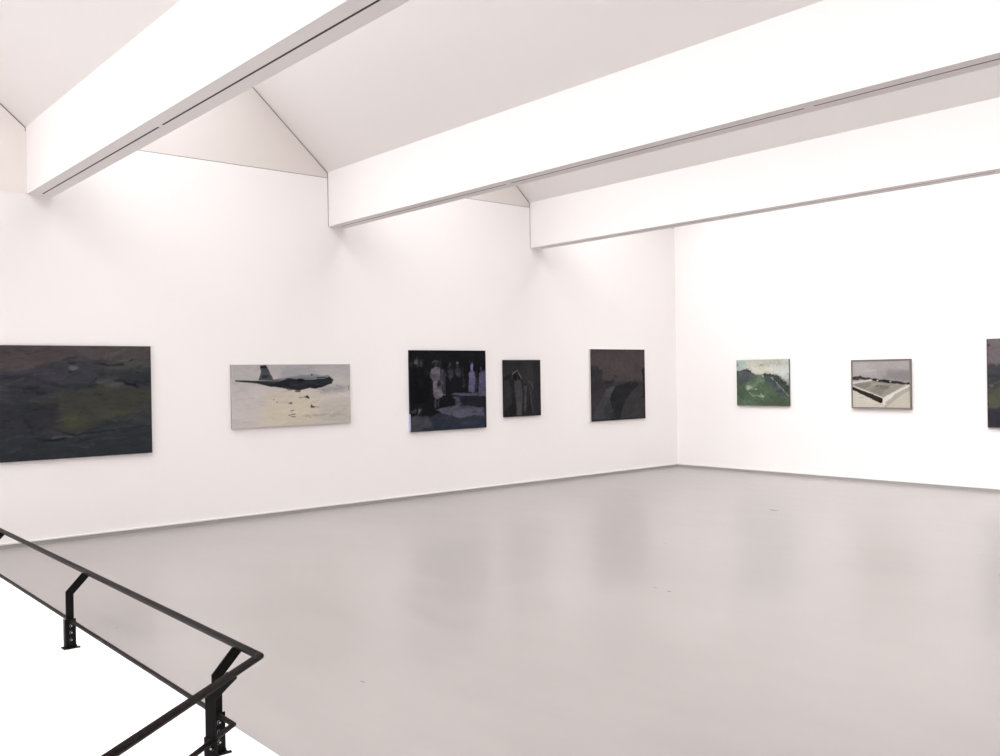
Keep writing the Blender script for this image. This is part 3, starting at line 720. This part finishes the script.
cv.daubs(180, 0.01, 0.03, 0.05, 0.18, 4, 0.5, 0.8); cv.grain(12, 14, 2); cv.grain(36, 36, 2)
painting('dusky brown-grey upright painting of a bending road, closest to the room corner', 'left', -2.336, -0.934, 0.937, 2.163, cv, (205, 198, 198))

# --- green hill on the far wall
cv = Canvas(1.02, 0.785, [(736.5, 360), (788.8, 359.5), (789.3, 406.3), (737, 405.3)], px=0.0055, seed=13, sat=0.7, warp=0.02)
cv.sheet(732, 355, 13.5)
cv.grad([(0, (70, 92, 68)), (0.5, (86, 102, 84)), (0.72, (200, 198, 182)), (1, (196, 196, 180))])
cv.poly([(60, 65), (220, 70), (190, 180), (60, 220)], (158, 182, 178), 0.08, 0.9, rough=0.05); cv.poly([(130, 120), (330, 90), (520, 110), (560, 230), (350, 265), (200, 180)], (212, 208, 186), 0.08, 0.9, rough=0.05)
cv.poly([(300, 68), (700, 68), (640, 130), (400, 160)], (176, 176, 160), 0.06, 0.7, rough=0.05); cv.poly([(720, 68), (780, 62), (780, 150), (740, 150)], (165, 198, 204), 0.03, 0.9, rough=0.02)
cv.poly([(560, 140), (780, 170), (780, 400), (700, 330), (560, 240)], (206, 206, 204), 0.06, 0.9, rough=0.05); cv.line([(340, 155), (380, 140), (430, 135)], 0.012, (140, 136, 118), 0.01, 0.8, 0.01); cv.line([(560, 130), (640, 140)], 0.02, (180, 174, 168), 0.02, 0.7)
cv.poly([(60, 215), (130, 208), (180, 198), (240, 208), (270, 235), (320, 262), (400, 272), (440, 240), (500, 248), (545, 265), (600, 275), (650, 300), (700, 355), (785, 440), (785, 700), (65, 690)], (84, 102, 80), 0.006, rough=0.012)
cv.poly([(60, 218), (180, 200), (262, 222), (330, 268), (300, 310), (230, 370), (160, 400), (70, 440)], (86, 88, 94), 0.02, rough=0.02)
cv.line([(130, 212), (190, 204), (250, 214)], 0.02, (58, 60, 64), 0.012, 0.9, 0.008)
cv.poly([(400, 258), (440, 242), (500, 252), (600, 278), (660, 310), (700, 370), (785, 440), (785, 540), (700, 480), (600, 390), (520, 330), (440, 290)], (62, 70, 62), 0.012, rough=0.02)
cv.poly([(430, 285), (500, 300), (560, 350), (640, 440), (760, 570), (640, 560), (560, 430), (470, 350)], (80, 86, 94), 0.02, 0.95, rough=0.02)
cv.line([(520, 310), (570, 345), (640, 420), (720, 520), (765, 570)], 0.018, (170, 176, 172), 0.01, 0.8, 0.012); cv.spot((545, 322), 0.03, 0.012, (196, 200, 192), 0.7, 0.9, -0.7)
cv.poly([(100, 420), (220, 370), (300, 300), (400, 290), (440, 360), (540, 440), (600, 540), (650, 690), (70, 690)], (86, 112, 80), 0.04, 0.9, rough=0.05)
cv.poly([(330, 300), (400, 290), (430, 350), (380, 400), (320, 370)], (118, 142, 112), 0.04, 0.8, rough=0.04); cv.spot((270, 400), 0.1, 0.05, (118, 142, 112), 0.9, 0.8)
cv.spot((225, 432), 0.05, 0.022, (204, 214, 188), 0.7, 0.9); cv.spot((235, 455), 0.06, 0.022, (180, 196, 166), 0.8, 0.9); cv.spot((320, 455), 0.04, 0.016, (176, 190, 164), 0.9, 0.7); cv.spot((290, 405), 0.03, 0.012, (160, 178, 150), 0.9, 0.7)
cv.line([(240, 520), (290, 545), (380, 552), (435, 570)], 0.022, (170, 186, 156), 0.015, 0.85, 0.01); cv.spot((430, 566), 0.03, 0.014, (208, 214, 188), 0.7, 0.9)
cv.poly([(400, 600), (650, 560), (785, 600), (785, 700), (380, 700)], (80, 98, 68), 0.05, 0.9, rough=0.04); cv.poly([(70, 560), (200, 580), (330, 640), (330, 695), (65, 690)], (98, 122, 94), 0.05, 0.8, rough=0.04); cv.poly([(65, 470), (170, 470), (220, 560), (70, 590)], (78, 100, 74), 0.04, 0.8, rough=0.04)
cv.line([(65, 70), (68, 690)], 0.012, (60, 68, 60), 0.008, 0.7); cv.line([(70, 688), (780, 695)], 0.014, (58, 70, 54), 0.008, 0.8)
cv.daubs(240, 0.008, 0.022, 0.03, 0.11, 11, -0.5, 0.7); cv.grain(14, 14, 4); cv.grain(36, 36, 4)
painting('small green hillside painting under a pale sky on the far wall', 'back', 1.343, 2.364, 1.158, 1.942, cv, (78, 90, 82))

# --- framed sepia view of a walled court
cv = Canvas(0.905, 0.72, [(852.3, 361.6), (909.7, 360.6), (910.1, 407.5), (852.8, 406.6)], px=0.005, seed=15, warp=0.003, brush=0.15)
cv.sheet(846, 354, 12.6)
cv.grad([(0, (196, 186, 170)), (0.4, (190, 182, 170)), (0.55, (176, 168, 164)), (0.62, (150, 142, 142)), (0.8, (166, 158, 158)), (1, (172, 164, 163))])
cv.poly([(70, 85), (330, 85), (320, 200), (420, 300), (70, 300)], (180, 172, 168), 0.12, 0.8, rough=0.05); cv.poly([(540, 200), (820, 230), (820, 360), (500, 320)], (134, 127, 128), 0.08, 0.7, rough=0.04)
cv.line([(230, 215), (380, 210)], 0.02, (190, 182, 174), 0.02, 0.6)
cv.poly([(70, 300), (110, 285), (150, 288), (180, 275), (210, 295), (310, 302), (310, 325), (70, 330)], (58, 54, 54), 0.01, rough=0.012)
cv.poly([(320, 312), (370, 308), (420, 330), (520, 325), (600, 340), (720, 355), (820, 365), (820, 388), (700, 380), (420, 358), (320, 340)], (38, 34, 34), 0.01, rough=0.014)
cv.spot((398, 336), 0.016, 0.014, (200, 192, 176), 0.6); cv.spot((560, 350), 0.018, 0.012, (170, 160, 140), 0.6); cv.line([(330, 342), (370, 344)], 0.01, (150, 142, 128), 0.008, 0.8)
cv.poly([(75, 352), (320, 322), (345, 335), (110, 378), (75, 380)], (206, 198, 186), 0.008)
cv.poly([(78, 390), (120, 372), (330, 340), (540, 372), (760, 388), (640, 450), (470, 545), (300, 480), (90, 408)], (150, 142, 132), 0.008, rough=0.004)
cv.poly([(110, 385), (310, 360), (300, 410), (230, 440), (140, 415)], (134, 128, 118), 0.012, 0.9); cv.poly([(300, 460), (400, 385), (560, 395), (560, 420), (480, 470), (440, 520), (380, 500)], (136, 128, 118), 0.012, 0.9); cv.poly([(420, 400), (480, 390), (560, 400), (520, 440), (440, 440)], (114, 108, 100), 0.02, 0.7)
cv.line([(250, 440), (345, 392), (430, 370)], 0.006, (186, 178, 166), 0.006, 0.9); cv.line([(310, 360), (560, 410), (600, 405)], 0.006, (172, 164, 152), 0.006, 0.8); cv.line([(495, 468), (590, 408)], 0.006, (172, 164, 152), 0.006, 0.8); cv.spot((392, 404), 0.018, 0.007, (70, 62, 56), 0.6)
cv.line([(78, 395), (270, 470), (470, 552)], 0.010, (218, 210, 196), 0.006)
cv.poly([(76, 412), (200, 458), (330, 505), (462, 555), (460, 605), (435, 618), (330, 570), (180, 495), (76, 448)], (42, 35, 32), 0.006, rough=0.004)
cv.poly([(465, 560), (500, 535), (640, 465), (815, 382), (818, 402), (700, 462), (590, 540), (500, 600), (478, 660), (465, 620)], (218, 210, 198), 0.006, rough=0.004)
cv.poly([(560, 565), (620, 500), (720, 450), (818, 405), (818, 452), (700, 520), (600, 590), (500, 672), (480, 660), (505, 600)], (172, 163, 150), 0.01, rough=0.006)
cv.poly([(78, 455), (200, 510), (400, 605), (470, 640), (470, 685), (78, 675)], (204, 195, 180), 0.008, 0.95); cv.spot((200, 548), 0.04, 0.012, (178, 168, 152), 0.9, 0.8)
cv.line([(365, 640), (430, 640)], 0.016, (180, 170, 156), 0.02, 0.7)
cv.daubs(90, 0.006, 0.012, 0.03, 0.08, 4, 0.1, 0.3); cv.grain(12, 12, 2); cv.grain(36, 36, 2)
painting('sepia view of a flat walled court in a brown-grey wooden frame', 'back', 3.478, 4.383, 1.163, 1.879, cv, (80, 74, 70), frame=(0.017, 0.045, (118, 108, 100)))

# --- painting cut by the right edge
cv = Canvas(1.62, 1.24, [(987, 339), (1075, 339), (1075, 434), (986.8, 427.5)], seed=17)
cv.sheet(975, 330, 7.2)
cv.grad([(0, (62, 56, 66)), (0.2, (66, 60, 68)), (0.5, (84, 88, 70)), (0.7, (70, 70, 76)), (0.73, (112, 100, 102)), (1, (118, 106, 108))])
cv.poly([(80, 250), (740, 270), (740, 330), (80, 325)], (72, 71, 78), 0.02, rough=0.01); cv.poly([(80, 320), (740, 330), (740, 400), (80, 420)], (54, 56, 60), 0.03, 0.9, rough=0.02)
cv.line([(110, 405), (160, 365), (300, 350)], 0.02, (100, 108, 112), 0.02, 0.7, 0.02); cv.spot((108, 402), 0.03, 0.02, (120, 124, 128), 0.8, 0.6)
cv.poly([(88, 470), (180, 375), (400, 340), (740, 380), (740, 560), (88, 560)], (86, 92, 68), 0.02, rough=0.015)
cv.line([(90, 462), (130, 418), (190, 360), (300, 330)], 0.035, (92, 70, 72), 0.02, 0.85, 0.01); cv.line([(88, 558), (160, 548), (740, 540)], 0.03, (98, 82, 90), 0.02, 0.8, 0.01)
cv.poly([(88, 565), (180, 560), (740, 550), (740, 700), (88, 700)], (62, 57, 67), 0.02, 0.95); cv.line([(130, 600), (400, 590)], 0.03, (44, 42, 50), 0.03, 0.8)
cv.line([(88, 66), (88, 700)], 0.012, (70, 50, 56), 0.008, 0.8)
cv.daubs(180, 0.01, 0.03, 0.05, 0.2, 5, 0.1, 0.4); cv.grain(8, 14, 3); cv.grain(36, 36, 2)
painting('tall dark landscape with an olive field, cut off by the right edge of view', 'back', 5.474, 7.09, 0.906, 2.147, cv, (60, 50, 54))
